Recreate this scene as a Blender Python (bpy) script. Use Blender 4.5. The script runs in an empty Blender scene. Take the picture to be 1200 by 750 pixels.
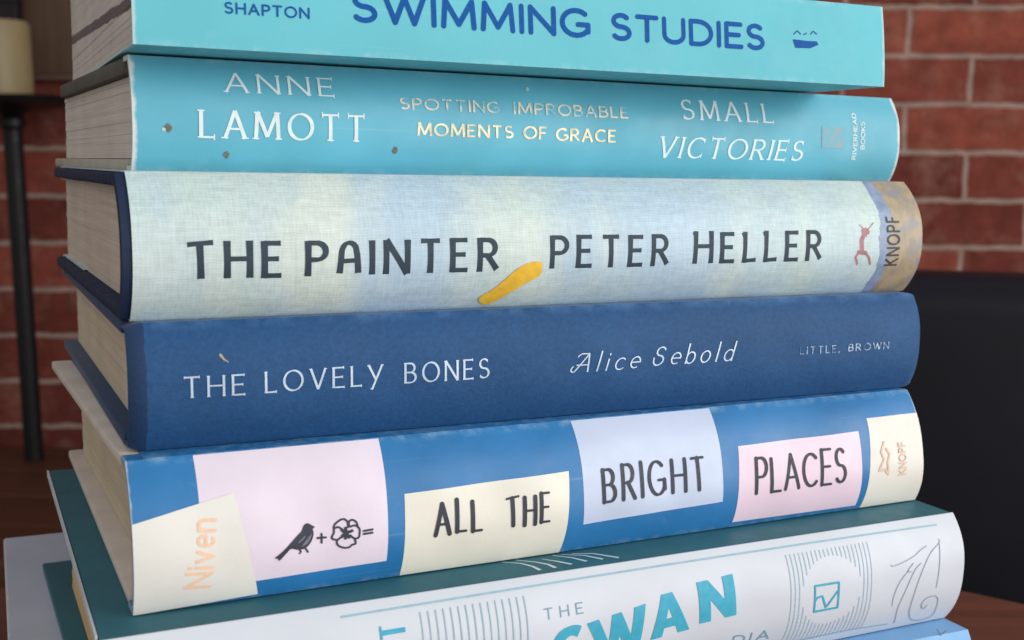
import bpy, bmesh, math, random
from mathutils import Vector, Matrix
random.seed(7)
S = bpy.context.scene
C = S.collection
R = math.radians
H = 0.923            # height of the camera above the floor

# ---------------------------------------------------------------- camera
cam_d = bpy.data.cameras.new('camera')
cam = bpy.data.objects.new('camera', cam_d); C.objects.link(cam)
F_PX, PITCH, ROLL = 1375.7, R(7.374), R(0.992)
cam_d.sensor_fit = 'HORIZONTAL'; cam_d.sensor_width = 36.0
cam_d.lens = F_PX / 1200 * 36.0
cam_d.clip_start = 0.01; cam_d.clip_end = 100
fw = Vector((0, math.cos(PITCH), -math.sin(PITCH))); up = Vector((0, math.sin(PITCH), math.cos(PITCH))); rt = Vector((1, 0, 0))
a = rt * math.cos(ROLL) + up * math.sin(ROLL); b = up * math.cos(ROLL) - rt * math.sin(ROLL)
cam.matrix_world = Matrix(((a.x, b.x, -fw.x, 0), (a.y, b.y, -fw.y, 0), (a.z, b.z, -fw.z, H), (0, 0, 0, 1)))
cam_d.dof.use_dof = True; cam_d.dof.focus_distance = 0.31; cam_d.dof.aperture_fstop = 22.0
S.camera = cam

# ---------------------------------------------------------------- light
S.view_settings.view_transform = 'Standard'; S.view_settings.look = 'None'
S.view_settings.exposure = 0.13; S.view_settings.gamma = 1.0
W = bpy.data.worlds.new('World'); S.world = W; W.use_nodes = True
wt = W.node_tree; tc = wt.nodes.new('ShaderNodeTexCoord'); sp_ = wt.nodes.new('ShaderNodeSeparateXYZ'); mr = wt.nodes.new('ShaderNodeMapRange'); mx = wt.nodes.new('ShaderNodeMix'); mx.data_type = 'RGBA'
wt.links.new(tc.outputs['Generated'], sp_.inputs[0]); wt.links.new(sp_.outputs[2], mr.inputs[0]); mr.inputs[1].default_value = -.6; mr.inputs[2].default_value = .8
wt.links.new(mr.outputs[0], mx.inputs[0]); mx.inputs[6].default_value = (.45, .43, .42, 1); mx.inputs[7].default_value = (1.1, 1.16, 1.2, 1)      # floor darker than the ceiling
wt.links.new(mx.outputs[2], wt.nodes['Background'].inputs[0])
W.node_tree.nodes['Background'].inputs[1].default_value = 0.43

def area(name, loc, target, sx, sy, power, col):
    d = bpy.data.lights.new(name, 'AREA'); d.shape = 'RECTANGLE'; d.size = sx; d.size_y = sy; d.energy = power; d.color = col
    o = bpy.data.objects.new(name, d); C.objects.link(o); o.location = loc
    o.rotation_euler = (Vector(target) - Vector(loc)).to_track_quat('-Z', 'Y').to_euler()
    return o
area('window_light', (1.65, -0.3, H + 0.32), (0.05, 0.45, H - 0.05), 1.4, 1.4, 28, (1.0, 1.0, 0.99))
area('window_light', (0.15, -0.9, H + 0.26), (0.0, 0.35, H - 0.05), 1.7, 1.2, 4.4, (1.0, 1.0, 0.99))

# ---------------------------------------------------------------- fitted book sizes (m) and print layout on the spines (mm)
BOOKS = {1: [-0.08475, 0.26468, 0.4299, 0.21297, 0.17501, 0.02334, 0.00266, 0.02572], 2: [-0.09153, 0.28237, 0.47767, 0.24381, 0.15722, 0.0273, 0.00146, -0.00221], 3: [-0.08922, 0.26449, 0.45632, 0.23669, 0.15232, 0.03311, 0.00244, -0.03572], 4: [-0.08668, 0.26029, 0.44634, 0.23492, 0.16264, 0.02935, 0.00073, -0.06547], 5: [-0.08257, 0.2483, 0.46306, 0.23203, 0.15145, 0.03333, 0.0058, -0.09921], 6: [-0.08533, 0.23512, 0.45126, 0.24179, 0.14927, 0.03281, -0.0005, -0.13242], 7: [-0.10078, 0.22712, 0.41957, 0.25932, 0.19102, 0.05, -0.0004, -0.18282]}
LAY = {'A': ((132.76, 13.25), (144.69, 14.21), 10.88),
 'N': ((147.81, 15.24), (159.48, 15.87), 10.77),
 'S': ((107.08, 6.92), (115.42, 8.59), 11.93),
 'W': ((115.82, 9.02), (132.98, 11.52), 11.6),
 'alice': ((111.84, 12.17), (132.58, 12.34), 5.0),
 'all': ((70.55, 9.62), (83.9, 9.23), 8.73),
 'anne': ((21.97, 19.54), (49.91, 19.18), 4.65),
 'band': [(219.45, 17.65)],
 'birdbelly': [(40.17, 14.26), (39.89, 13.14), (38.91, 11.86), (37.48, 11.34), (38.2, 12.18), (39.18, 13.23)],
 'birdraw': [(39.45, 16.51), (40.26, 15.97), (40.99, 15.47), (40.45, 15.1), (40.6, 14.21), (40.37, 13.08), (39.62, 11.77), (38.42, 10.86), (37.0, 10.74), (35.82, 11.03),
             (35.0, 11.19), (33.82, 10.16), (32.32, 8.81), (31.96, 9.34), (31.26, 9.56), (32.54, 10.45), (33.84, 11.46), (35.39, 12.89), (36.85, 14.2), (37.71, 14.9),
             (38.24, 15.98), (38.74, 16.44)],
 'birdwing': [(38.48, 13.66), (37.87, 13.04), (36.91, 12.47)],
 'blueband': [(14.74, 23.35)],
 'boat': [(179.59, 11.72), (180.44, 9.49), (185.85, 9.68), (188.61, 10.81), (188.03, 11.74), (184.39, 11.65), (179.9, 11.85)],
 'boatmark1': [(179.95, 13.29), (181.18, 14.32), (182.35, 13.44)],
 'boatmark2': [(183.55, 13.39), (184.46, 13.82)],
 'boatmark3': [(185.97, 13.66), (186.91, 14.56), (188.11, 13.8)],
 'bones': ((65.25, 12.29), (88.36, 12.25), 5.1),
 'books': ((228.48, 10.18), (229.04, 18.95), 1.83),
 'bright': ((118.38, 12.51), (151.54, 12.1), 9.78),
 'brown': ((205.18, 13.02), (220.76, 13.13), 2.31),
 'chk': [(185.87, 16.06), (186.41, 16.71), (188.19, 16.94), (189.77, 13.31), (193.57, 17.53)],
 'cream': [(63.49, 20.73), (108.8, 21.83), (107.15, 0.01), (62.72, 0.17)],
 'dia': ((159.44, 6.48), (171.86, 6.61), 3.23),
 'dog': [(213.59, 18.67), (213.44, 18.4), (212.13, 15.97), (212.58, 12.57), (211.37, 12.59), (210.36, 11.06), (211.46, 9.09), (213.83, 12.33), (215.38, 10.97), (216.37, 8.99),
         (211.49, 20.58), (213.46, 18.95), (216.92, 21.09), (214.54, 19.1)],
 'doodle0': [(213.34, 22.09), (214.33, 21.68), (217.73, 22.3), (221.78, 23.41), (225.03, 24.89), (227.41, 25.63)],
 'doodle1': [(215.06, 9.74), (215.03, 12.91), (216.78, 16.79), (219.87, 19.78)],
 'doodle2': [(219.39, 2.73), (217.67, 8.62), (219.84, 15.32), (222.15, 19.57), (224.48, 21.24)],
 'doodle3': [(232.63, 26.87), (232.52, 25.96), (228.36, 23.41), (225.11, 19.18), (222.88, 13.3), (222.6, 7.76), (224.21, 4.33), (227.23, 2.19), (231.19, 1.47), (234.31, 2.62),
             (233.86, 5.73), (232.96, 8.93), (231.09, 10.39), (228.46, 10.25), (226.88, 9.08), (227.2, 7.24), (228.69, 6.55), (229.07, 7.52)],
 'doodle4': [(232.52, 25.96), (232.07, 22.23), (231.53, 17.28), (231.06, 13.14)],
 'doodle5': [(221.56, 21.62), (219.54, 19.68), (220.85, 19.25)],
 'edgewear': [(214.31, 25.83), (221.17, 25.29)],
 'eq1': [(52.65, 13.32), (54.82, 13.46)],
 'eq2': [(52.63, 12.61), (54.8, 12.7)],
 'flower0': [(48.88, 14.6), (48.82, 15.77), (48.13, 16.54), (47.03, 16.43), (45.76, 15.55), (45.48, 14.66), (46.46, 14.89), (47.41, 14.31)],
 'flower1': [(49.14, 14.8), (49.19, 15.84), (49.95, 16.21), (50.9, 15.64), (51.22, 14.67)],
 'flower10': [(48.33, 13.02), (48.19, 12.09)],
 'flower2': [(49.38, 14.66), (50.62, 14.86), (51.57, 14.04), (51.66, 13.09), (51.38, 11.93), (50.39, 11.82), (49.3, 12.67)],
 'flower3': [(50.39, 11.82), (50.63, 10.58), (49.77, 10.33), (49.03, 9.81), (47.81, 9.85), (46.46, 10.52), (46.11, 11.52), (46.85, 12.26), (47.83, 12.61)],
 'flower4': [(46.11, 11.88), (45.15, 12.24), (44.92, 12.74), (45.43, 13.62), (45.48, 14.66)],
 'flower5': [(48.34, 13.26), (47.4, 14.08)],
 'flower6': [(48.47, 13.48), (48.27, 14.44)],
 'flower7': [(48.59, 13.35), (49.83, 13.67)],
 'flower8': [(48.34, 13.26), (47.47, 12.78)],
 'flower9': [(48.46, 13.13), (49.05, 12.22)],
 'grace': ((114.06, 10.1), (134.04, 9.76), 3.65),
 'h_the': ((90.05, 9.35), (102.73, 9.12), 8.17),
 'heller': ((151.71, 9.96), (197.62, 10.55), 8.79),
 'improbable': ((100.98, 16.81), (138.12, 16.93), 3.27),
 'knopf': ((227.43, 8.11), (227.05, 23.24), 5.21),
 'lab': [(212.71, 27.16), (231.68, 25.78), (211.28, 17.35), (209.19, 1.63)],
 'lamott': ((15.42, 8.26), (57.91, 8.1), 6.71),
 'lav': [(113.55, 23.85), (157.23, 17.13), (157.21, 8.55), (112.7, 7.39)],
 'leg1': [(37.12, 10.79), (37.47, 10.15), (37.11, 9.88)],
 'leg2': [(38.54, 10.84), (38.94, 10.24), (39.13, 9.92)],
 'line6': [(51.96, 30.61), (95.09, 30.85), (144.67, 30.94), (189.98, 30.89), (233.45, 30.54)],
 'line6b': [(173.33, 3.53), (203.53, 3.57), (216.87, 2.78)],
 'little': ((187.67, 12.93), (201.93, 13.06), 2.26),
 'logo5': [(216.3, 19.89), (214.94, 17.03), (216.11, 14.91), (214.05, 11.53), (216.4, 11.81), (217.86, 10.1), (217.41, 13.77), (218.24, 16.22), (217.04, 17.84)],
 'lovely': ((30.48, 12.29), (59.93, 12.32), 5.04),
 'mark7': [(247.25, 51.73), (248.68, 49.96), (250.56, 50.97)],
 'moments': ((72.32, 10.24), (100.9, 10.22), 3.44),
 'niv': [(0.62, 20.98), (22.57, 25.23), (27.67, 1.53), (0.28, -0.47)],
 'niven': ((16.56, 5.02), (18.05, 19.91), 5.67),
 'of': ((103.81, 10.23), (111.34, 10.14), 3.6),
 'orange': [(210.81, 17.01), (220.41, 17.04), (220.47, 10.28), (210.85, 10.32)],
 'painter': ((41.3, 9.57), (92.37, 9.63), 8.32),
 'pat': [(177.28, 29.11), (206.07, 28.88), (189.64, 17.71)],
 'patl': [(70.67, 29.09), (97.56, 29.06)],
 'peter': ((106.91, 9.87), (143.81, 9.89), 8.49),
 'pink': [(14.81, 24.05), (59.37, 22.9), (58.67, 4.99), (28.03, 4.27)],
 'pl': [(163.37, 23.21), (207.16, 23.8), (207.37, 1.27), (162.14, 1.57)],
 'places': ((168.28, 9.53), (201.05, 8.99), 10.7),
 'plus1': [(42.49, 13.74), (42.44, 11.69)],
 'plus2': [(41.51, 12.89), (43.47, 12.81)],
 'riverhead': ((225.08, 6.83), (226.07, 21.6), 1.81),
 'rt': ((66.51, 21.69), (67.3, 28.15), 6.16),
 's_the': ((102.27, 22.93), (113.27, 23.37), 2.69),
 'scratch': [(20.51, 21.68), (21.22, 20.69), (22.16, 20.06)],
 'sebold': ((136.65, 12.34), (163.51, 12.75), 5.16),
 'shapton': ((20.19, 7.96), (39.96, 8.04), 2.69),
 'small': ((156.68, 17.32), (191.61, 17.33), 5.85),
 'speck1': [(8.17, 10.27)],
 'speck2': [(22.19, 4.32)],
 'speck3': [(66.3, 6.33)],
 'speck4': [(106.14, 23.84)],
 'spotting': ((67.4, 16.93), (96.8, 16.89), 3.12),
 'sq': [(185.52, 20.12), (193.93, 20.0), (194.12, 12.62), (185.67, 12.74), (185.52, 20.12)],
 'stroke': [(88.51, 2.08), (88.8, 3.27), (92.23, 5.53), (97.65, 10.3), (102.18, 11.89), (104.2, 11.62), (104.6, 10.26), (104.18, 8.21), (99.96, 6.0), (92.93, 1.42), (90.41, 1.02)],
 'studies': ((120.63, 7.61), (169.8, 8.41), 7.32),
 'swimming': ((50.1, 7.93), (114.53, 8.13), 7.64),
 't_the': ((11.93, 12.26), (25.89, 12.29), 4.89),
 'the': ((13.53, 9.47), (36.36, 9.49), 8.54),
 'tinyknopf': ((224.44, 9.42), (225.44, 19.36), 3.13),
 'victories': ((148.08, 6.15), (203.31, 5.9), 6.16),
 'wisps': [[(98.71, 11.53), (102.72, 8.85), (104.48, 5.59), (104.99, 2.35)], [(102.6, 11.6), (106.73, 8.14), (108.77, 5.45), (109.37, 2.42)],
           [(109.19, 9.6), (111.97, 6.65), (114.41, 3.14)], [(113.06, 11.06), (116.86, 7.64), (119.04, 3.66)], [(115.51, 10.95), (120.75, 7.83), (123.68, 3.5)],
           [(118.4, 10.47), (123.57, 8.3), (128.1, 2.9)]]}

# ---------------------------------------------------------------- helpers
def tag(o, label=None, cat=None, group=None, kind=None):
    if label: o['label'] = label
    if cat: o['category'] = cat
    if group: o['group'] = group
    if kind: o['kind'] = kind
    return o

def empty(name, loc, rz=0, **k):
    o = bpy.data.objects.new(name, None); C.objects.link(o); o.location = loc; o.rotation_euler = (0, 0, rz)
    o.empty_display_size = 0.02
    return tag(o, **k)

def link(name, bm, mat, parent=None, smooth=False):
    me = bpy.data.meshes.new(name); bmesh.ops.recalc_face_normals(bm, faces=bm.faces) if smooth != 'keep' else None
    bm.to_mesh(me); bm.free()
    for m in (mat if isinstance(mat, (list, tuple)) else [mat]): me.materials.append(m)
    if smooth:
        me.polygons.foreach_set('use_smooth', [True] * len(me.polygons))
        if smooth is True and hasattr(me, 'set_sharp_from_angle'): me.set_sharp_from_angle(angle=R(38))
    o = bpy.data.objects.new(name, me); C.objects.link(o); o.parent = parent
    return o

def box(bm, x0, x1, y0, y1, z0, z1, bev=0.0, seg=2):
    r = bmesh.ops.create_cube(bm, size=1)
    vs = r['verts']
    for v in vs:
        v.co = Vector((x0 if v.co.x < 0 else x1, y0 if v.co.y < 0 else y1, z0 if v.co.z < 0 else z1))
    if bev > 0:
        es = {e for v in vs for e in v.link_edges}
        bmesh.ops.bevel(bm, geom=list(es), offset=bev, segments=seg, affect='EDGES', profile=0.5)
    return bm

def lathe(bm, prof, n=40, cx=0, cy=0):
    rings = []
    for r, z in prof:
        rings.append([bm.verts.new((cx + r * math.cos(2 * math.pi * i / n), cy + r * math.sin(2 * math.pi * i / n), z)) for i in range(n)])
    for A, B in zip(rings, rings[1:]):
        for i in range(n): bm.faces.new((A[i], A[(i + 1) % n], B[(i + 1) % n], B[i]))
    bm.faces.new(list(reversed(rings[0]))); bm.faces.new(rings[-1])

# ---- materials
def lin(c):
    return tuple((x / 255 / 12.92) if x / 255 <= .04045 else ((x / 255 + .055) / 1.055) ** 2.4 for x in c) + (1,)

class M:
    """small node-tree writer"""
    def __init__(s, name, rough=0.6, spec=0.3, sheen=0.0):
        s.m = bpy.data.materials.new(name); s.m.use_nodes = True; s.t = s.m.node_tree; s.n = s.t.nodes
        s.p = s.n['Principled BSDF']; s.p.inputs['Roughness'].default_value = rough; s.p.inputs['Specular IOR Level'].default_value = spec
        if sheen: s.p.inputs['Sheen Weight'].default_value = sheen; s.p.inputs['Sheen Roughness'].default_value = 0.4
        s.co = s.n.new('ShaderNodeTexCoord').outputs['Object']
    def new(s, k, **kw):
        n = s.n.new(k)
        for a_, v in kw.items(): setattr(n, a_, v)
        return n
    def inp(s, sock, v):
        if hasattr(v, 'is_linked') or isinstance(v, bpy.types.NodeSocket): s.t.links.new(v, sock)
        else: sock.default_value = v
    def sep(s):
        n = s.new('ShaderNodeSeparateXYZ'); s.t.links.new(s.co, n.inputs[0]); return n.outputs
    def math(s, op, a_, b_=0.0, c_=0.0, clamp=False):
        n = s.new('ShaderNodeMath', operation=op, use_clamp=clamp)
        for i, v in enumerate((a_, b_, c_)): s.inp(n.inputs[i], v)
        return n.outputs[0]
    def noise(s, scale, detail=4, rough=0.55, dist=0.0):
        mp = s.new('ShaderNodeMapping'); s.t.links.new(s.co, mp.inputs[0])
        mp.inputs['Scale'].default_value = scale if isinstance(scale, (tuple, list)) else (scale,) * 3
        n = s.new('ShaderNodeTexNoise'); s.t.links.new(mp.outputs[0], n.inputs['Vector'])
        n.inputs['Scale'].default_value = 1; n.inputs['Detail'].default_value = detail; n.inputs['Roughness'].default_value = rough; n.inputs['Distortion'].default_value = dist
        return n.outputs[0]
    def rng(s, v, a0, a1, b0=0.0, b1=1.0):
        n = s.new('ShaderNodeMapRange'); s.inp(n.inputs[0], v)
        for i, q in enumerate((a0, a1, b0, b1)): n.inputs[i + 1].default_value = q
        return n.outputs[0]
    def mix(s, f, a_, b_, mode='MIX'):
        n = s.new('ShaderNodeMix', data_type='RGBA', blend_type=mode)
        s.inp(n.inputs[0], f); s.inp(n.inputs[6], a_); s.inp(n.inputs[7], b_)
        return n.outputs[2]
    def bump(s, h, strength=0.3, dist=0.0003):
        n = s.new('ShaderNodeBump'); n.inputs['Strength'].default_value = strength; n.inputs['Distance'].default_value = dist
        s.t.links.new(h, n.inputs['Height']); s.t.links.new(n.outputs[0], s.p.inputs['Normal'])
    def color(s, c): s.inp(s.p.inputs['Base Color'], c); return s.m

def mottled(name, c, rough=0.55, spec=0.3, amt=0.12, scale=60, bump=0.15, bscale=900, sheen=0.0, edge=None, rub=None):
    m = M(name, rough, spec, sheen)
    RAW = c; c = lin(c)
    n1 = m.noise(scale, 5)
    f = m.rng(n1, 0.3, 0.7, 1 - amt, 1 + amt)
    col = m.mix(1.0, c, f, 'MULTIPLY')
    if rub:                                         # rubbed ridges and hairline scratches from handling
        o = m.sep(); d = m.math('MINIMUM', o[2], m.math('SUBTRACT', rub, o[2]))
        ridge = m.math('MULTIPLY', m.rng(d, .0001, .0016, 1, 0), m.rng(m.noise(210, 5, .7), .45, .68, 0, .55))
        hair = m.math('MULTIPLY', m.rng(m.noise((22, 22, 1100), 2, .5, .5), .66, .74, 0, .22), m.rng(m.noise(30, 3), .48, .62))
        blot = m.rng(m.noise(95, 6, .75), .6, .78, 0, .2)
        col = m.mix(m.math('MAXIMUM', m.math('MAXIMUM', ridge, hair), blot), col, lin(tuple(min(235, int(x_ * .45 + 225 * .55)) for x_ in RAW)))
    if edge:                                        # paper worn white along the cut ends
        L, wid, amount = edge
        o = m.sep()
        d = m.math('MINIMUM', o[0], m.math('SUBTRACT', L, o[0]))
        d = m.math('ADD', d, m.rng(m.noise(260, 4), 0.3, 0.7, -wid * .45, wid * .45))
        col = m.mix(m.rng(d, wid * .3, wid * 1.1, amount, 0.0), col, lin((226, 226, 220)))
    m.color(col)
    m.inp(m.p.inputs['Roughness'], m.rng(m.noise(scale * 1.7 + 11, 6, .7), .3, .7, max(.15, rough - .1), rough + .14))
    m.bump(m.noise(bscale, 3), bump, 0.0002)
    return m.m

# ---------------------------------------------------------------- spine surfaces
BULGE = {1: .0005, 2: .004, 3: .0075, 4: .004, 5: .005, 6: .006, 7: .006}

def bul(k, z):
    t, sh = BOOKS[k][5], BOOKS[k][6]
    q = min(1, abs(2 * z / t - 1))
    return -BULGE[k] * (1 - q ** 2.4) + sh * z / t

def wob(k, u, v):
    t = BOOKS[k][5]; q = min(1, abs(2 * v / t - 1)); A_ = {1: .00012, 4: .0003, 5: .0003, 6: .0002}.get(k, .0002)
    return A_ * (math.sin(61 * u + k) + .7 * math.sin(137 * u + 2 * k - v * 60) + .5 * math.sin(260 * u - k + v * 140)) * (1 - q * q)

def surf(k, u, v, off):
    """point on the outside of the spine of book k, off metres proud; u along the spine, v up it (m)"""
    d = (bul(k, v + 1e-4) - bul(k, v - 1e-4)) / 2e-4
    l = math.sqrt(1 + d * d)
    return Vector((u, bul(k, v) + wob(k, u, v) - off / l, v + off * d / l))

# ---------------------------------------------------------------- lettering: every glyph is drawn as pen strokes
def arc(cx, cy, rx, ry, a0, a1, n=14):
    return [(cx + rx * math.cos(R(a0 + (a1 - a0) * i / n)), cy + ry * math.sin(R(a0 + (a1 - a0) * i / n))) for i in range(n + 1)]
SPT = arc(.29, .755, .25, .245, 38, 270, 14) + arc(.29, .255, .28, .255, 90, -145, 16)[1:]
G = {
 'A': (.78, [[(0, 0), (.39, 1)], [(.39, 1), (.78, 0)], [(.15, .34), (.63, .34)]]),
 'a': (.62, [[(0, 0), (.05, .55)] + arc(.33, .62, .27, .38, 170, 40, 8) + [(.58, .6), (.62, 0)], [(.05, .4), (.6, .42)]]),
 'B': (.6, [[(0, 0), (0, 1)], [(0, 1), (.28, 1)] + arc(.28, .765, .24, .235, 90, -90) + [(0, .53)], [(0, .53), (.3, .53)] + arc(.3, .265, .29, .265, 90, -90) + [(0, 0)]]),
 'C': (.76, [arc(.44, .5, .44, .5, 48, 312, 20)]),
 'D': (.72, [[(0, 0), (0, 1)], [(0, 1), (.26, 1)] + arc(.26, .5, .46, .5, 90, -90, 18) + [(0, 0)]]),
 'E': (.52, [[(0, 0), (0, 1)], [(0, 1), (.52, 1)], [(0, .52), (.45, .52)], [(0, 0), (.54, 0)]]),
 'F': (.5, [[(0, 0), (0, 1)], [(0, 1), (.52, 1)], [(0, .5), (.44, .5)]]),
 'G': (.82, [arc(.44, .5, .44, .5, 48, 330, 20), [(.5, .44), (.82, .44)], [(.82, .44), (.82, .16)]]),
 'H': (.7, [[(0, 0), (0, 1)], [(.7, 0), (.7, 1)], [(0, .52), (.7, .52)]]),
 'I': (0.02, [[(.01, 0), (.01, 1)]]),
 'K': (.62, [[(0, 0), (0, 1)], [(.6, 1), (.02, .42)], [(.18, .57), (.64, 0)]]),
 'L': (.48, [[(0, 0), (0, 1)], [(0, 0), (.5, 0)]]),
 'M': (.9, [[(0, 0), (.06, 1)], [(.06, 1), (.45, .1)], [(.45, .1), (.84, 1)], [(.84, 1), (.9, 0)]]),
 'N': (.72, [[(0, 0), (0, 1)], [(0, 1), (.72, 0)], [(.72, 0), (.72, 1)]]),
 'O': (.92, [arc(.46, .5, .46, .5, 90, 450, 28)]),
 'P': (.56, [[(0, 0), (0, 1)], [(0, 1), (.28, 1)] + arc(.28, .73, .28, .27, 90, -90) + [(0, .46)]]),
 'R': (.62, [[(0, 0), (0, 1)], [(0, 1), (.28, 1)] + arc(.28, .74, .26, .26, 90, -90) + [(0, .48)], [(.26, .48), (.62, 0)]]),
 'S': (.58, [SPT]),
 'T': (.66, [[(.33, 0), (.33, 1)], [(0, 1), (.66, 1)]]),
 'U': (.68, [[(0, 1), (0, .34)] + arc(.34, .34, .34, .34, 180, 360) + [(.68, 1)]]),
 'V': (.74, [[(0, 1), (.37, 0)], [(.37, 0), (.74, 1)]]),
 'W': (1.1, [[(0, 1), (.28, 0)], [(.28, 0), (.55, .95)], [(.55, .95), (.82, 0)], [(.82, 0), (1.1, 1)]]),
 'Y': (.7, [[(0, 1), (.35, .45)], [(.7, 1), (.35, .45)], [(.35, .45), (.35, 0)]]),
 'y': (.72, [[(0, 1), (.36, .3)], [(.72, 1), (.16, -.2)]]),
 'l': (.08, [[(.04, 0), (.04, 1.08)]]),
 'i': (.08, [[(.04, 0), (.04, .64)], [(.04, .86), (.04, .92)]]),
 'c': (.44, [arc(.28, .31, .28, .32, 50, 310, 14)]),
 'e': (.5, [[(.02, .34), (.5, .34)] + arc(.27, .33, .26, .31, 0, 300, 16)]),
 'o': (.54, [arc(.27, .31, .27, .32, 90, 450, 20)]),
 'b': (.5, [[(0, 0), (0, 1.08)], arc(.24, .31, .26, .32, 160, -160, 16)]),
 'd': (.52, [[(.5, 0), (.5, 1.08)], arc(.26, .31, .26, .32, 20, 340, 16)]),
 'v': (.5, [[(0, .64), (.25, 0)], [(.25, 0), (.5, .64)]]),
 'n': (.5, [[(0, 0), (0, .64)], [(0, .4)] + arc(.25, .4, .25, .25, 180, 0, 10) + [(.5, 0)]]),
 ',': (.1, [[(.08, .06), (.02, -.16)]]),
 '@': (.8, [arc(.02, .16, .14, .16, 120, 300, 8) + [(.2, .22), (.6, 1)], [(.6, 1), (.78, 0)], [(.05, .86), (.2, 1.0), (.6, 1)], [(.12, .38), (.72, .38)]]),
 '$': (.66, [arc(.33, .77, .24, .23, 20, 270, 14) + arc(.31, .265, .28, .265, 90, -170, 16)[1:] + [(.0, .42)]]),
 # brush-lettered variants: a flag at the head of the stem
 'h': (.7, [[(-.1, .96), (.02, 1)], [(.02, 1), (0, 0)], [(.68, 1), (.7, 0)], [(0, .54), (.7, .54)]]),
 '1': (.5, [[(-.12, .95), (.02, 1)], [(.02, 1), (0, 0)], [(0, 0), (.52, .03)]]),
 't': (.72, [[(.38, 0), (.35, .97)], [(-.02, .96), (.3, .99), (.76, 1.02)]]),
}

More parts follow.
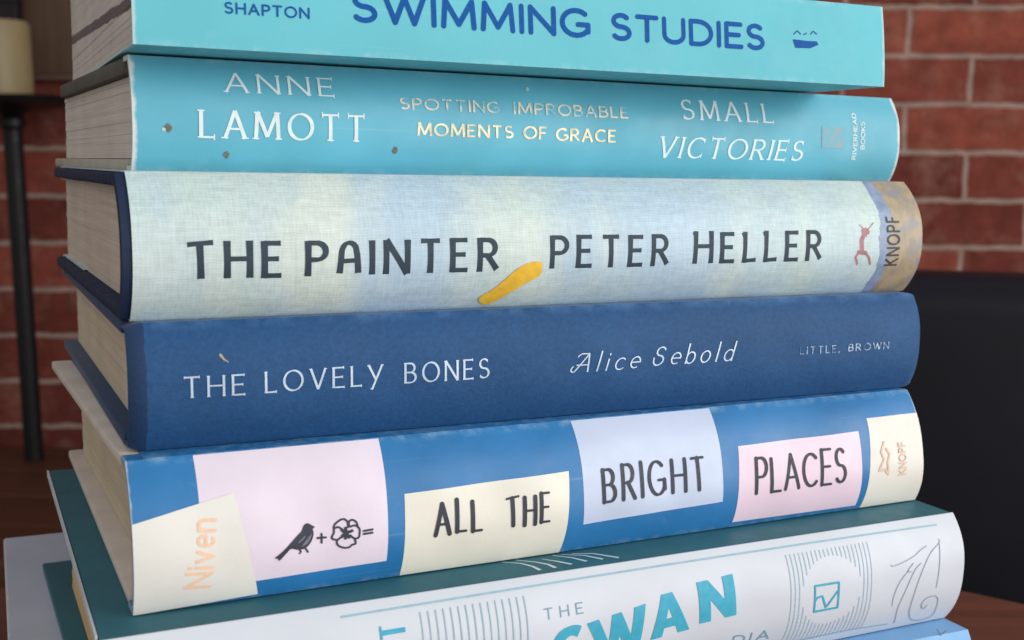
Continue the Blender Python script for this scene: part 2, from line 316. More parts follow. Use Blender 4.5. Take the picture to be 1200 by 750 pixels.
class Print:
    """flat ink shapes in spine coordinates (m), laid on the spine surface"""
    def __init__(s, k, off=.00012):
        s.k, s.bm, s.off, s.i = k, bmesh.new(), off, 0
    def put(s, u, v, off): return s.bm.verts.new(surf(s.k, u, v, off))
    def ribbon(s, pts, wf, cap='round', step=.0007):
        """pts in m; wf(direction angle, fraction) gives the stroke width"""
        s.i += 1; off = s.off + (s.i % 12) * .000006
        q = [Vector(pts[0])]
        for p0, p1 in zip(pts, pts[1:]):
            p0, p1 = Vector(p0), Vector(p1); n = max(1, int((p1 - p0).length / step))
            q += [p0 + (p1 - p0) * (j / n) for j in range(1, n + 1)]
        N = len(q); rows = []
        for j in range(N):
            d = (q[min(j + 1, N - 1)] - q[max(j - 1, 0)])
            if d.length < 1e-9: continue
            d.normalize(); nn = Vector((-d.y, d.x)); w = wf(math.atan2(d.y, d.x), j / max(1, N - 1)) / 2
            rows.append((q[j], d, nn, w))
        if cap == 'round':
            def capr(r, sgn):
                p, d, nn, w = r; out = []
                for aa in (80, 60, 35, 15): out.append((p + d * sgn * w * math.sin(R(aa)), d, nn, w * math.cos(R(aa))))
                return out
            rows = capr(rows[0], -1) + rows + list(reversed(capr(rows[-1], 1)))
        prev = None
        for p, d, nn, w in rows:
            cur = [s.put(*(p + nn * w * f), off) for f in (-1, -.33, .33, 1)]
            if prev:
                for x in range(3): s.bm.faces.new((prev[x], prev[x + 1], cur[x + 1], cur[x]))
            prev = cur
    def poly(s, pts, size=.0012):
        s.i += 1; off = s.off + (s.i % 12) * .000006
        b = bmesh.new(); f = b.faces.new([b.verts.new((x, y, 0)) for x, y in pts])
        bmesh.ops.triangulate(b, faces=[f])
        for _ in range(6):
            es = [e for e in b.edges if e.calc_length() > size]
            if not es: break
            bmesh.ops.subdivide_edges(b, edges=es, cuts=1); bmesh.ops.triangulate(b, faces=b.faces[:])
        mp = {v: s.put(v.co.x, v.co.y, off) for v in b.verts}
        for f in b.faces: s.bm.faces.new([mp[v] for v in f.verts])
        b.free()
    def quad(s, c, nu=24, nv=24, jag=0.0):
        """bilinear patch, corners top-left, top-right, bottom-right, bottom-left"""
        s.i += 1; c = [Vector(p) for p in c]; g = []
        for j in range(nv + 1):
            row = []
            for i in range(nu + 1):
                x, y = i / nu, j / nv
                p = (c[0] * (1 - x) + c[1] * x) * (1 - y) + (c[3] * (1 - x) + c[2] * x) * y
                row.append(s.put(p.x, p.y, s.off))
            g.append(row)
        for j in range(nv):
            for i in range(nu): s.bm.faces.new((g[j][i], g[j][i + 1], g[j + 1][i + 1], g[j + 1][i]))
    def text(s, txt, p0, p1, cap, st):
        p0, p1 = Vector(p0), Vector(p1); D = p1 - p0; Lg = D.length; D.normalize(); U = Vector((-D.y, D.x))
        if st.get('flip'): U = -U
        gap = st.get('gap', .2); adv = 0; lay = []
        for ch in txt:
            if ch == ' ': adv += .5; continue
            w, stk = G[ch]; lay.append((adv, w, stk)); adv += w + gap
        adv -= gap
        ins = st['w'] * cap / 2 if not st.get('free') else 0; p0 = p0 + D * ins; Lg -= 2 * ins        # measured sizes are of the inked outline
        sx = Lg / adv if adv > .1 else cap
        wmax = st['w'] * cap; wmin = st.get('wmin', st['w']) * cap; nib = R(st.get('nib', 25)); sl = st.get('slant', 0); jit = st.get('jit', 0)
        serif = st.get('serif', 0)
        def wf0(sgn=1):
            def wf(ang, fr):
                w = wmin + (wmax - wmin) * abs(math.sin(ang - nib))
                if st.get('flare'): w *= 1 + st['flare'] * (2 * fr - 1) ** 2
                return w
            return wf
        flat = st.get('cap', 'round') == 'flat'; yin = 0 if st.get('free') else (wmin * 1.15 if flat else wmax) / 2
        def tr(x, y, full=False):
            i_ = 0 if full else yin
            return p0 + D * (x * sx + y * cap * sl) + U * (i_ + y * (cap - 2 * i_))
        for x0, w, stk in lay:
            jr = random.uniform(-jit, jit); js = 1 + random.uniform(-jit, jit); jx = random.uniform(-jit, jit) * .6
            f0 = lambda p: tr(x0 + p[0] + jx * p[1], p[1] * js + jr * .5)
            f = f0
            allp = [f(p) for q in stk for p in q]
            for qi, q in enumerate(stk):
                full = flat and len(q) == 2 and abs(q[0][1] - q[1][1]) > .5           # straight stems run the whole height
                P_ = [tr(x0 + p[0] + jx * p[1], p[1] * js + jr * .5, full) for p in q]
                s.ribbon(P_, wf0(), st.get('cap', 'round'), step=max(.00035, cap * .05))
                if serif and abs(q[0][0] - q[-1][0]) + abs(q[0][1] - q[-1][1]) > .02:
                    for e, nx in ((0, 1), (-1, -2)):
                        p, pn = q[e], q[nx]
                        others = [r for ri, q2 in enumerate(stk) if ri != qi for r in q2]
                        if any(abs(r[0] - p[0]) + abs(r[1] - p[1]) < .06 for r in others) and not (abs(p[0] - pn[0]) < .15 and p[1] in (0, 1)): continue
                        if abs(p[1] - pn[1]) > .3 and (p[1] < .02 or p[1] > .98):
                            s.ribbon([f((p[0] - serif * cap / sx, p[1])), f((p[0] + serif * cap / sx, p[1]))], lambda a_, r_: wmin * .9, 'flat')
                        elif abs(p[1] - pn[1]) <= .3 and not any(abs(r[0] - p[0]) + abs(r[1] - p[1]) < .06 for r in others):
                            s.ribbon([f((p[0], p[1] - serif * .9)), f((p[0], p[1] + serif * .9))], lambda a_, r_: wmin * .9, 'flat')
    def done(s, name, mat, parent):
        for f in s.bm.faces: f.normal_update()
        o = link(name, s.bm, mat, parent, smooth='keep')
        return o

def mm(p): return (p[0] / 1000, p[1] / 1000)
def smooth(l, closed=False, n=5):
    """Catmull-Rom through hand-measured points (mm in, m out)"""
    p = [Vector(mm(q)) for q in l]; N = len(p); out = []
    g = (lambda i: p[i % N]) if closed else (lambda i: p[max(0, min(N - 1, i))])
    for i in range(N if closed else N - 1):
        a_, b_, c_, d_ = g(i - 1), g(i), g(i + 1), g(i + 2)
        for j in range(n):
            t = j / n; out.append(.5 * (2 * b_ + (c_ - a_) * t + (2 * a_ - 5 * b_ + 4 * c_ - d_) * t * t + (3 * b_ - a_ - 3 * c_ + d_) * t ** 3))
    if not closed: out.append(p[-1])
    return [(v.x, v.y) for v in out]
def line(pr, key, txt, st):
    p0, p1, h = LAY[key]; v = (p0[1] + p1[1]) / 2
    if st.get('free'): pr.text(txt, mm(p0), mm(p1), h / 1000, st)
    elif st.get('rot'): pr.text(txt, (((p0[0] + p1[0]) / 2) / 1000, p0[1] / 1000), (((p0[0] + p1[0]) / 2) / 1000, p1[1] / 1000), h / 1000, st)
    else: pr.text(txt, (p0[0] / 1000, v / 1000), (p1[0] / 1000, v / 1000), h / 1000, st)
def ink(name, c, rough=.5, spec=.3, metal=0, amt=.08):
    m = mottled(name, c, rough, spec, amt, 500, .05)
    m.node_tree.nodes['Principled BSDF'].inputs['Metallic'].default_value = metal
    return m

# ---------------------------------------------------------------- book builder
def prism(bm, path, x0, x1, thick, nx=90, endpull=0.0, k=0, side=1):
    """a sheet of the given thickness following path [(y, z)...] extruded along x"""
    n = len(path); nor = []
    for i in range(n):
        p, q = path[max(i - 1, 0)], path[min(i + 1, n - 1)]
        dy, dz = q[0] - p[0], q[1] - p[1]; l = math.hypot(dy, dz) or 1
        nor.append((-dz / l * side, dy / l * side))
    outer, inner = [], []
    for j in range(nx + 1):
        if j <= 8: x = x0 + .0005 * j
        elif j >= nx - 8: x = x1 - .0005 * (nx - j)
        else: x = x0 + .004 + (x1 - x0 - .008) * (j - 8) / (nx - 16)
        d = min(x - x0, x1 - x); pull = endpull * max(0, 1 - d / .004) ** 2
        ro, ri = [], []
        for i, (y, z) in enumerate(path):
            w = pull; wy = wob(k, x, z) if k and 0 <= z <= BOOKS[k][5] and y < .006 else 0
            ro.append(bm.verts.new((x, y + wy + nor[i][0] * w, z + nor[i][1] * w)))
            ri.append(bm.verts.new((x, y + wy + nor[i][0] * (thick + pull * .3), z + nor[i][1] * (thick + pull * .3))))
        outer.append(ro); inner.append(ri)
    for A, f in ((outer, 0), (inner, 1)):
        for j in range(nx):
            for i in range(n - 1):
                q = (A[j][i], A[j][i + 1], A[j + 1][i + 1], A[j + 1][i])
                bm.faces.new(q if not f else q[::-1])
    for j in (0, nx):
        for i in range(n - 1): bm.faces.new((outer[j][i], outer[j][i + 1], inner[j][i + 1], inner[j][i]))
    for i in (0, n - 1):
        for j in range(nx): bm.faces.new((outer[j][i], outer[j + 1][i], inner[j + 1][i], inner[j][i]))

def spine_path(k, joint, off=0.0, nz=26):
    t, sh = BOOKS[k][5], BOOKS[k][6]
    path = [(joint + sh, t - off)]
    for i in range(1, 4): path.append((joint * (1 - i / 4) + sh, t - off))
    for i in range(nz + 1):
        z = t * (1 - i / nz)
        path.append((bul(k, z) + off, min(max(z, off), t - off)))
    for i in range(1, 5): path.append((joint * i / 4, off))
    return path          # from the top joint round the back to the bottom joint; inside is to the left of travel

def page_mat(name, c, band=None):
    m = M(name, .8, .1)
    n1 = m.noise((14, 14, 3600), 3); n2 = m.noise((9, 9, 420), 4); n3 = m.noise(45, 4)
    f = m.math('ADD', m.rng(n1, .3, .7, -.1, .1), m.rng(n2, .3, .7, -.07, .06))
    f = m.math('ADD', m.math('ADD', f, m.rng(n3, .3, .7, -.06, .06)), 1.0)
    col = m.mix(1.0, lin(c), f, 'MULTIPLY')
    if band:
        o = m.sep(); z0, slope, hgt, bc = band
        d = m.math('SUBTRACT', o[2], m.math('MULTIPLY_ADD', o[1], slope, z0))
        d = m.math('ADD', d, m.rng(m.noise(120, 3), .3, .7, -.0003, .0003))
        inb = m.math('MULTIPLY', m.rng(d, 0, .0003), m.rng(d, hgt, hgt + .0004, 1, 0))
        col = m.mix(inb, col, m.mix(1.0, lin(bc), f, 'MULTIPLY'))
    m.color(col); m.bump(n1, .35, .0003)
    return m.m

def book(k, label, mats, tb=.0026, sq=.003, sqy=None, xs=(0, 0), wedge=0, wt=1.0, tbb=None, joint=.006, ts=.0012, endpull=0.0, boardbev=.0006, spine_x=(0, 0)):
    X, Y, th, L, Wd, t, sh, zb = BOOKS[k]
    o = empty('book', (X, Y, zb + H), th, label=label, cat='book', group='books in the stack')
    ms, mt, mb, mp = mats
    sqy = sq if sqy is None else sqy; tbb = tbb or tb
    def skew(bm, sh_x, wd=0):
        for v in bm.verts:
            f = v.co.y / Wd; v.co.x += sh_x * f
            if v.co.z > t * .5: v.co.z += wd * f
    bm = bmesh.new(); rnd = random.Random(k); ya, z, z1 = .003 + ts + max(0, sh) * .3, tbb + .0002, t - tb - .0002; prev = None; drift = 0
    while z < z1 - 1e-6:
        zt = min(z1, z + rnd.choice((.0003, .0004, .0006, .0011))); drift = .55 * drift + rnd.uniform(-.0001, .0001) * (.7 if wedge else 1.2); d2 = rnd.uniform(-.0002, .0002)
        for zz in (z, zt):
            ring = [bm.verts.new(p) for p in ((sq + drift, ya, zz), (L - sq + drift, ya, zz), (L - sq + drift, Wd - sqy + d2, zz), (sq + drift, Wd - sqy + d2, zz))]
            if prev:
                for i in range(4): bm.faces.new((prev[i], prev[(i + 1) % 4], ring[(i + 1) % 4], ring[i]))
            else: bm.faces.new(ring[::-1])
            prev = ring
        z = zt
    bm.faces.new(prev); skew(bm, (xs[0] + xs[1]) / 2, wedge)
    link('page_block', bm, mp, o)
    for which, m_ in (('top', mt), ('bottom', mb)):
        bm = bmesh.new()
        if which == 'top': box(bm, 0, L, joint + .0003 + sh, Wd * wt, t - tb, t, boardbev); skew(bm, xs[0], wedge)
        else: box(bm, 0, L, joint + .0003, Wd, 0, tbb, boardbev); skew(bm, xs[1])
        link('cover_board', bm, m_, o, True)
    bm = bmesh.new(); prism(bm, spine_path(k, joint), spine_x[0], L - spine_x[1], ts, endpull=endpull, k=k)
    sp = link('spine', bm, ms, o, True)
    return o, sp

# ================================================================ SETTING
wood_dark = M('dark_wood', .5, .3)
def wood(name, c1, c2, rough, ax=(3, 40, 40), spec=.3):
    m = M(name, rough, spec)
    n1 = m.noise(ax, 6, .6, .6); n2 = m.noise(4, 3)
    m.color(m.mix(m.rng(n2, .35, .65, 0, .45), m.mix(m.rng(n1, .3, .7), lin(c1), lin(c2)), lin(c1)))
    m.bump(n1, .15, .001); return m.m
floor_m = wood('floor_wood', (70, 50, 38), (95, 70, 52), .5)
bm = bmesh.new(); box(bm, -2.6, 2.6, -2.2, 2.4, -.02, 0)
tag(link('floor', bm, floor_m), kind='structure')

# brick wall: running bond, slightly uneven bricks with raked mortar
m = M('brick', .85, .2)
mp = m.new('ShaderNodeMapping'); m.t.links.new(m.co, mp.inputs[0]); mp.inputs['Rotation'].default_value = (R(90), 0, 0)
mp.inputs['Location'].default_value = (0, 0, 0)
wn = m.noise(38, 3); wv = m.new('ShaderNodeVectorMath', operation='MULTIPLY_ADD')
nz = m.new('ShaderNodeTexNoise'); nz.inputs['Scale'].default_value = 34; nz.inputs['Detail'].default_value = 4; m.t.links.new(m.co, nz.inputs['Vector'])
sub = m.new('ShaderNodeVectorMath', operation='SUBTRACT'); m.t.links.new(nz.outputs['Color'], sub.inputs[0]); sub.inputs[1].default_value = (.5, .5, .5)
m.t.links.new(sub.outputs[0], wv.inputs[0]); wv.inputs[1].default_value = (.009, .009, .009); m.t.links.new(m.co, wv.inputs[2])
sx = m.new('ShaderNodeSeparateXYZ'); m.t.links.new(wv.outputs[0], sx.inputs[0])
cb = m.new('ShaderNodeCombineXYZ'); m.t.links.new(sx.outputs[0], cb.inputs[0]); m.t.links.new(sx.outputs[2], cb.inputs[1])
br = m.new('ShaderNodeTexBrick'); m.t.links.new(cb.outputs[0], br.inputs['Vector'])
br.inputs['Scale'].default_value = 1; br.inputs['Brick Width'].default_value = .2; br.inputs['Row Height'].default_value = .0745
br.inputs['Mortar Size'].default_value = .0047; br.inputs['Mortar Smooth'].default_value = .25; br.offset = .5
br.inputs['Color1'].default_value = lin((150, 76, 60)); br.inputs['Color2'].default_value = lin((104, 48, 40)); br.inputs['Mortar'].default_value = lin((166, 138, 126))
br.inputs['Bias'].default_value = 0
n1 = m.noise(28, 6, .65); n2 = m.noise(160, 4)
col = m.mix(1.0, br.outputs['Color'], m.rng(n1, .3, .7, .68, 1.25), 'MULTIPLY')
col = m.mix(m.rng(m.noise(13, 6, .75), .5, .72, 0, .4), col, lin((172, 132, 114)))
m.color(col)
h = m.math('ADD', m.math('MULTIPLY', br.outputs['Fac'], -1.0), m.math('MULTIPLY', n2, .35))
m.bump(h, .8, .006)
WALL_Y = 1.87
wall = empty('brick_wall', (0, WALL_Y, 0), label='red brick wall with pale mortar behind the stack of books', cat='wall', kind='thing')
bm = bmesh.new(); box(bm, -2.6, 2.6, 0, .12, 0, 2.6)
wf_ = link('masonry', bm, m.m, wall)
wall.rotation_euler = (0, R(-0.71), 0)
wall.location = (.024, WALL_Y, -.018)

# ---- brown panel on the wall, at the top left
pan_m = wood('panel_wood', (82, 60, 46), (100, 75, 58), .6, (40, 40, 3))
bx = empty('wood_cladding', (-.62, WALL_Y - .03, H + .131), label='plain brown wooden cladding board fixed to the brick wall at upper left', cat='panel')
bm = bmesh.new(); box(bm, -.4, .22, 0, .027, -.0, .5, .003); link('board', bm, pan_m, bx)
bm = bmesh.new(); box(bm, -.4, .22, -.006, .027, -.008, -.0005, .002); link('bottom_trim', bm, mottled('trim_paint', (104, 80, 70), .6), bx)
bx.rotation_euler = (0, R(-.71), 0)

# ---- dark picture frame at the very corner
fr = empty('picture_frame', (-.845, WALL_Y - .075, H + .275), label='small dark framed picture in the top left corner above the candle', cat='picture frame')
fr.location = (-.849, WALL_Y - .07, H + .2015)
fm = mottled('black_frame', (30, 22, 24), .4)
bm = bmesh.new(); w_, h_ = .1, .28
for x0, x1, z0, z1 in ((-w_, w_, 0, .03), (-w_, w_, h_ - .03, h_), (-w_, -w_ + .03, .03, h_ - .03), (w_ - .03, w_, .03, h_ - .03)): box(bm, x0, x1, 0, .025, z0, z1, .002)
link('frame', bm, fm, fr)
bm = bmesh.new(); box(bm, -w_ + .03, w_ - .03, .012, .022, .03, h_ - .03); link('picture', bm, mottled('picture_print', (70, 52, 46), .3, amt=.4, scale=20), fr)

# ---- wooden bench along the wall
bench_m = wood('bench_wood', (66, 36, 26), (92, 52, 36), .45, (2, 60, 60))
be = empty('wooden_bench', (-.5, 1.5, 0), label='dark brown wooden bench along the brick wall behind the table', cat='bench')
bm = bmesh.new()
for i in range(4): box(bm, -1.6, .95, -.2 + i * .135, -.2 + i * .135 + .132, .426, .466, .004)
link('seat', bm, bench_m, be)
bm = bmesh.new(); box(bm, -1.6, .95, -.15, -.125, .02, .425, .003); link('front_panel', bm, bench_m, be)

# ---- candle stand with candle on the bench
iron = mottled('black_iron', (19, 16, 18), .45, .3, .2, 40)
SX, SY = -.73, 1.76
st = empty('candle_stand', (SX, SY, .4665),  label='tall thin black iron candle stand with a round dish at the left edge', cat='candle stand')
bm = bmesh.new(); lathe(bm, [(.014, 0), (.014, .006), (.014, .012), (.014, .02), (.014, .5), (.019, .505), (.019, .515), (.014, .52), (.03, .531)], 32); link('pole', bm, iron, st, True)
bm = bmesh.new(); lathe(bm, [(.03, .5312), (.1, .537), (.105, .546), (.101, .547), (.095, .543), (.001, .542)], 48); link('dish', bm, iron, st, True)
wm = M('candle_wax', .45, .4); wm.p.inputs['Subsurface Weight'].default_value = .3; wm.p.inputs['Subsurface Radius'].default_value = (.02, .012, .006)
wm.color(wm.mix(wm.rng(wm.noise((20, 20, 8), 4), .3, .7), lin((142, 122, 86)), lin((164, 146, 108))))
st.rotation_euler = (0, R(-1.7), 0)
ca = empty('candle', (-.765, SY, .4665 + .5438), label='cream pillar candle standing in the dish of the iron candle stand', cat='candle')
bm = bmesh.new(); lathe(bm, [(.05, 0), (.0505, .004), (.0505, .108), (.047, .112), (.03, .109), (.002, .108)], 48); link('wax', bm, wm.m, ca, True)
bm = bmesh.new(); lathe(bm, [(.0016, .107), (.0015, .114), (.001, .117)], 10); link('wick', bm, fm, ca); ca.rotation_euler = (0, R(-1.7), 0)

# ---- black leather chair
lea = M('black_leather', .5, .16)
n1 = lea.noise(220, 4); lea.color(lea.mix(lea.rng(lea.noise(9, 4), .3, .7), lin((11, 10, 17)), lin((19, 17, 27)))); lea.bump(n1, .2, .0006)
ch = empty('leather_chair', (.47, .94, 0), -R(6), label='black leather chair with a rounded top edge behind the books at right', cat='chair')
def cushion(bm, x0, x1, y0, y1, z0, z1, r):
    box(bm, x0, x1, y0, y1, z0, z1, r, 5)
bm = bmesh.new(); cushion(bm, -.29, .29, -.05, .05, .45, .845, .028); link('backrest', bm, lea.m, ch, True)
bm = bmesh.new(); cushion(bm, -.29, .29, .055, .5, .38, .47, .03); link('seat', bm, lea.m, ch, True)
for sx_ in (-.25, .25):
    for sy_ in (0.0, .44):
        bm = bmesh.new(); box(bm, sx_ - .018, sx_ + .018, sy_ - .018, sy_ + .018, 0, .379, .003); link('leg', bm, fm, ch)

# ---- round table under the stack
tabm = wood('table_wood', (86, 48, 38), (116, 68, 54), .42, (5, 70, 70), .4)
TZ = BOOKS[7][7] + H
tb_ = empty('round_table', (.004, .195, 0), label='round reddish brown wooden table the stack of books stands on', cat='table')
bm = bmesh.new(); lathe(bm, [(.36, TZ - .0305), (.37, TZ - .026), (.37, TZ - .0045), (.366, TZ - .0003)], 96); link('tabletop', bm, tabm, tb_, True)
bm = bmesh.new(); lathe(bm, [(.2, 0), (.2, .012), (.05, .03), (.03, .06), (.03, TZ - .05), (.08, TZ - .031)], 40); link('pedestal', bm, iron, tb_, True)

# ================================================================ BOOKS
# ---- 1 turquoise paperback, top
c1 = mottled('turquoise_card', (104, 191, 203), .55, .25, .05, 40, .12, 1400, edge=(BOOKS[1][3], .0008, .5), rub=BOOKS[1][5])
p1 = page_mat('pages_grey_band', (210, 198, 187), band=(.008, .0377, .0028, (122, 108, 108)))
b1, s1 = book(1, 'bright turquoise paperback with dark blue capitals lying on top of the stack', (c1, c1, c1, p1), tb=.0006, sq=.0004, joint=.004, ts=.0006, boardbev=.0, wedge=.0135)
navy = ink('blue_ink', (16, 84, 158), .6, .15)
pr = Print(1)
sans = dict(w=.17, gap=.27)
line(pr, 'swimming', 'SWIMMING', sans); line(pr, 'studies', 'STUDIES', sans); pr.done('title_lettering', navy, s1)
pr = Print(1); line(pr, 'shapton', 'SHAPTON', dict(w=.16, gap=.33)); pr.done('author_lettering', navy, s1)
pr = Print(1); pr.poly([mm(p) for p in LAY['boat']])
for q in ('boatmark1', 'boatmark2', 'boatmark3'): pr.ribbon([mm(p) for p in LAY[q]], lambda a_, f_: .0003)
pr.done('publisher_mark', navy, s1)

# ---- 2 sky blue hardback in a paper jacket
c2 = mottled('sky_blue_jacket', (98, 178, 199), .44, .35, .09, 30, .1, 1200, edge=(BOOKS[2][3], .0011, .85), rub=BOOKS[2][5])
board2 = mottled('grey_board', (176, 166, 152), .7); board2t = mottled('taupe_board', (92, 88, 80), .7)
b2, s2 = book(2, 'sky blue hardback with white serif capitals and gold subtitle, second from the top', (c2, board2t, board2, page_mat('pages_warm', (212, 200, 187))), tb=.0042, tbb=.0028, sq=.002, sqy=.016, wt=.87, joint=.006)
white = ink('white_ink', (226, 238, 238)); gold = ink('gold_foil', (226, 214, 178), .4, .4, .1, .3)
roman = dict(w=.15, wmin=.055, nib=12, cap='flat', serif=.13, gap=.42)
pr = Print(2); line(pr, 'anne', 'ANNE', roman); line(pr, 'lamott', 'LAMOTT', roman); pr.done('author_lettering', white, s2)
pr = Print(2); line(pr, 'small', 'SMALL', dict(roman, w=.15)); line(pr, 'victories', 'VICTORIES', dict(roman, w=.15, slant=.2, gap=.36)); pr.done('title_lettering', white, s2)
gs = dict(w=.2, wmin=.13, nib=10, cap='flat', gap=.3)
worn = M('worn_gold_foil', .35, .5); n1 = worn.noise(420, 4)
worn.color(worn.mix(worn.rng(n1, .38, .56), lin((120, 190, 205)), lin((240, 222, 190))))
pr = Print(2)
for q, w_ in (('spotting', 'SPOTTING'), ('improbable', 'IMPROBABLE')): line(pr, q, w_, dict(gs, w=.18))
pr.done('subtitle_lettering', worn.m, s2)
pr = Print(2)
for q, w_ in (('moments', 'MOMENTS'), ('of', 'OF'), ('grace', 'GRACE')): line(pr, q, w_, gs)
pr.done('subtitle_lettering', gold, s2)
pr = Print(2); line(pr, 'riverhead', 'RIVERHEAD', dict(w=.16, gap=.3, rot=1)); line(pr, 'books', 'BOOKS', dict(w=.16, gap=.3, rot=1)); pr.done('publisher_lettering', white, s2)
om = M('worn_orange_foil', .5, .3); om.color(om.mix(om.rng(om.noise(380, 3), .4, .6), lin((105, 176, 196)), lin((150, 166, 168))))
pr = Print(2); pr.quad([mm(p) for p in LAY['orange']], 6, 6); pr.done('publisher_mark', om.m, s2)
def blob(pr, c, r, n=14):
    pr.poly([(c[0] + r * (1 + random.uniform(-.3, .3)) * math.cos(6.283 * i / n), c[1] + r * (1 + random.uniform(-.3, .3)) * math.sin(6.283 * i / n)) for i in range(n)], .002)
spot_m = mottled('brown_spot', (112, 112, 100), .8, amt=.3, scale=700); bare_m = mottled('bare_paper', (196, 208, 208), .8)
for q, r_ in (('speck1', .0009), ('speck2', .00075), ('speck3', .0008)):
    pr = Print(2); blob(pr, mm(LAY[q][0]), r_); pr.done('brown_spot', spot_m, s2)
c_ = mm(LAY['speck1'][0])
for cc, r_ in (((c_[0] - .001, c_[1] - .0003), .0005), (mm(LAY['speck4'][0]), .0006)):
    pr = Print(2); blob(pr, cc, r_); pr.done('scuff', bare_m, s2)

# ---- 3 pale brush-textured jacket over a navy case
L3 = BOOKS[3][3]
m = M('painted_jacket', .42, .4)
o_ = m.sep()
g1 = m.noise((24, 24, 5), 2, .5, .3); g2 = m.noise((34, 34, 9), 3)
base = m.mix(m.rng(g1, .38, .62), lin((196, 212, 205)), lin((178, 200, 214)))
base = m.mix(m.rng(g2, .5, .68), base, lin((206, 216, 208)))
jit_ = m.rng(m.noise(130, 4), .3, .7, -4.5, 4.5)
wz = m.math('SINE', m.math('ADD', m.math('MULTIPLY', o_[2], 9600.0), m.math('MULTIPLY', jit_, .9)))
wx = m.math('SINE', m.math('ADD', m.math('MULTIPLY', o_[0], 6400.0), jit_))
wv_ = m.math('ADD', m.math('MULTIPLY', wz, .04), m.math('MULTIPLY', wx, .022))
strk = m.rng(m.noise((160, 160, 1100), 4), .3, .7, -.08, .08)
strk2 = m.rng(m.noise((900, 900, 120), 3), .3, .7, -.07, .07)
fac = m.math('ADD', m.math('ADD', m.math('ADD', wv_, strk), strk2), 1.0)
base = m.mix(1.0, base, fac, 'MULTIPLY')
uu = m.math('ADD', o_[0], m.rng(m.noise((60, 60, 200), 4), .3, .7, -.0009, .0009))
t1 = m.math('GREATER_THAN', uu, LAY['band'][0][0] / 1000 - .0002)
tan = m.mix(m.rng(m.noise((300, 300, 160), 5), .4, .62), lin((178, 158, 126)), lin((152, 138, 120)))
tan = m.mix(m.rng(m.noise((120, 120, 260), 4), .5, .65), tan, lin((146, 142, 144)))
blue = m.mix(m.rng(m.noise(300, 4), .35, .65), lin((150, 164, 196)), lin((122, 140, 166)))
bandc = m.mix(m.rng(m.math('ADD', uu, m.rng(m.noise((90, 90, 90), 3), .3, .7, -.0012, .0012)), .2228, .2236), blue, tan)
m.color(m.mix(t1, base, bandc)); m.bump(fac, .15, .0003)
jack3 = m.m
case3 = mottled('navy_case', (26, 40, 66), .6, .25, .15, 120, .25, 1500)
b3, s3 = book(3, 'pale woven look hardback with dark capitals and a yellow brush stroke', (case3, case3, case3, page_mat('pages_brown', (206, 188, 172))), tb=.003, sq=.0034, joint=.006, ts=.003)
t3, W3, sh3 = BOOKS[3][5], BOOKS[3][4], BOOKS[3][6]
jp = [(W3 - .06, t3 - .0034), (W3 - .03, t3 - .0034), (W3 + .0002, t3 - .0034), (W3 + .0006, t3 - .0016), (W3, t3 + .0002), (W3 * .6, t3 + .0002), (W3 * .3, t3 + .0002), (.0065 + sh3, t3 + .0002)]
jp += [(y - .00012, z + (.00015 if z > t3 * .5 else -.00015)) for y, z in spine_path(3, .006, 0, 30)[1:-1]]
jp += [(.0065, -.0002), (W3 * .3, -.0002), (W3 * .6, -.0002), (W3, -.0002), (W3 + .0006, .0016), (W3 + .0002, .0034), (W3 - .03, .0034), (W3 - .06, .0034)]
bm = bmesh.new(); prism(bm, jp, .0022, L3 - .0004, -.00032, nx=90, k=3)
j3 = link('dust_jacket', bm, jack3, b3, True)
dark = ink('charcoal_ink', (48, 62, 74), .55)
brush = dict(w=.185, wmin=.11, nib=15, cap='flat', gap=.46, flare=.12, jit=.02)
pr = Print(3, .0005)
for q, w_ in (('the', 'tHE'), ('painter', 'PaINTER')): line(pr, q, w_, brush)
pr.done('title_lettering', dark, j3)
pr = Print(3, .0005)
for q, w_ in (('peter', 'PETER'), ('heller', 'hE11ER')): line(pr, q, w_, dict(brush, w=.165))
pr.done('author_lettering', dark, j3)
pr = Print(3, .0005); line(pr, 'knopf', 'KNOPF', dict(w=.15, wmin=.1, nib=10, gap=.36, rot=1, cap='flat')); pr.done('publisher_lettering', ink('brown_ink', (66, 62, 58)), j3)
pr = Print(3, .0007); pr.poly(smooth(LAY['stroke'], True), .0008); pr.done('brush_stroke', ink('yellow_paint', (236, 188, 62), .5, amt=.12), j3)
pr = Print(3, .0005); D_ = [mm(p) for p in LAY['dog']]
blob(pr, D_[0], .0014)
for idx, w_ in (((1, 2, 3), .0015), ((4, 5, 6), .0008), ((7, 8, 9), .0008), ((10, 11), .0003), ((12, 13), .0003), ((4, 7), .0013)): pr.ribbon([D_[q] for q in idx], lambda a_, f_: w_)
pr.done('publisher_mark', ink('dull_red_ink', (176, 122, 126), amt=.25), j3)

# ---- 4 dark blue cloth
m = M('blue_cloth', .62, .3, .12)
f = m.math('ADD', m.rng(m.noise((700, 700, 900), 3), .3, .7, -.14, .14), m.rng(m.noise(26, 5), .3, .7, -.07, .07))
f = m.math('ADD', f, m.rng(m.noise((8, 8, 30), 4), .3, .7, -.08, .08))
col = m.mix(1.0, lin((28, 74, 120)), m.math('ADD', f, 1.0), 'MULTIPLY')
o_ = m.sep()
wear = m.math('MULTIPLY', m.rng(m.math('SUBTRACT', BOOKS[4][5], o_[2]), 0, .0022, 1, 0), m.rng(m.noise(150, 4), .4, .65, 0, .35))
col = m.mix(wear, col, lin((104, 146, 190)))
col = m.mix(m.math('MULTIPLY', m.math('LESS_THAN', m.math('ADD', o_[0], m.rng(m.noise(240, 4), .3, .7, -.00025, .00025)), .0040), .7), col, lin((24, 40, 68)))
m.color(col); m.bump(m.noise((1500, 1500, 1900), 2), .4, .00025)
cloth4 = m.m
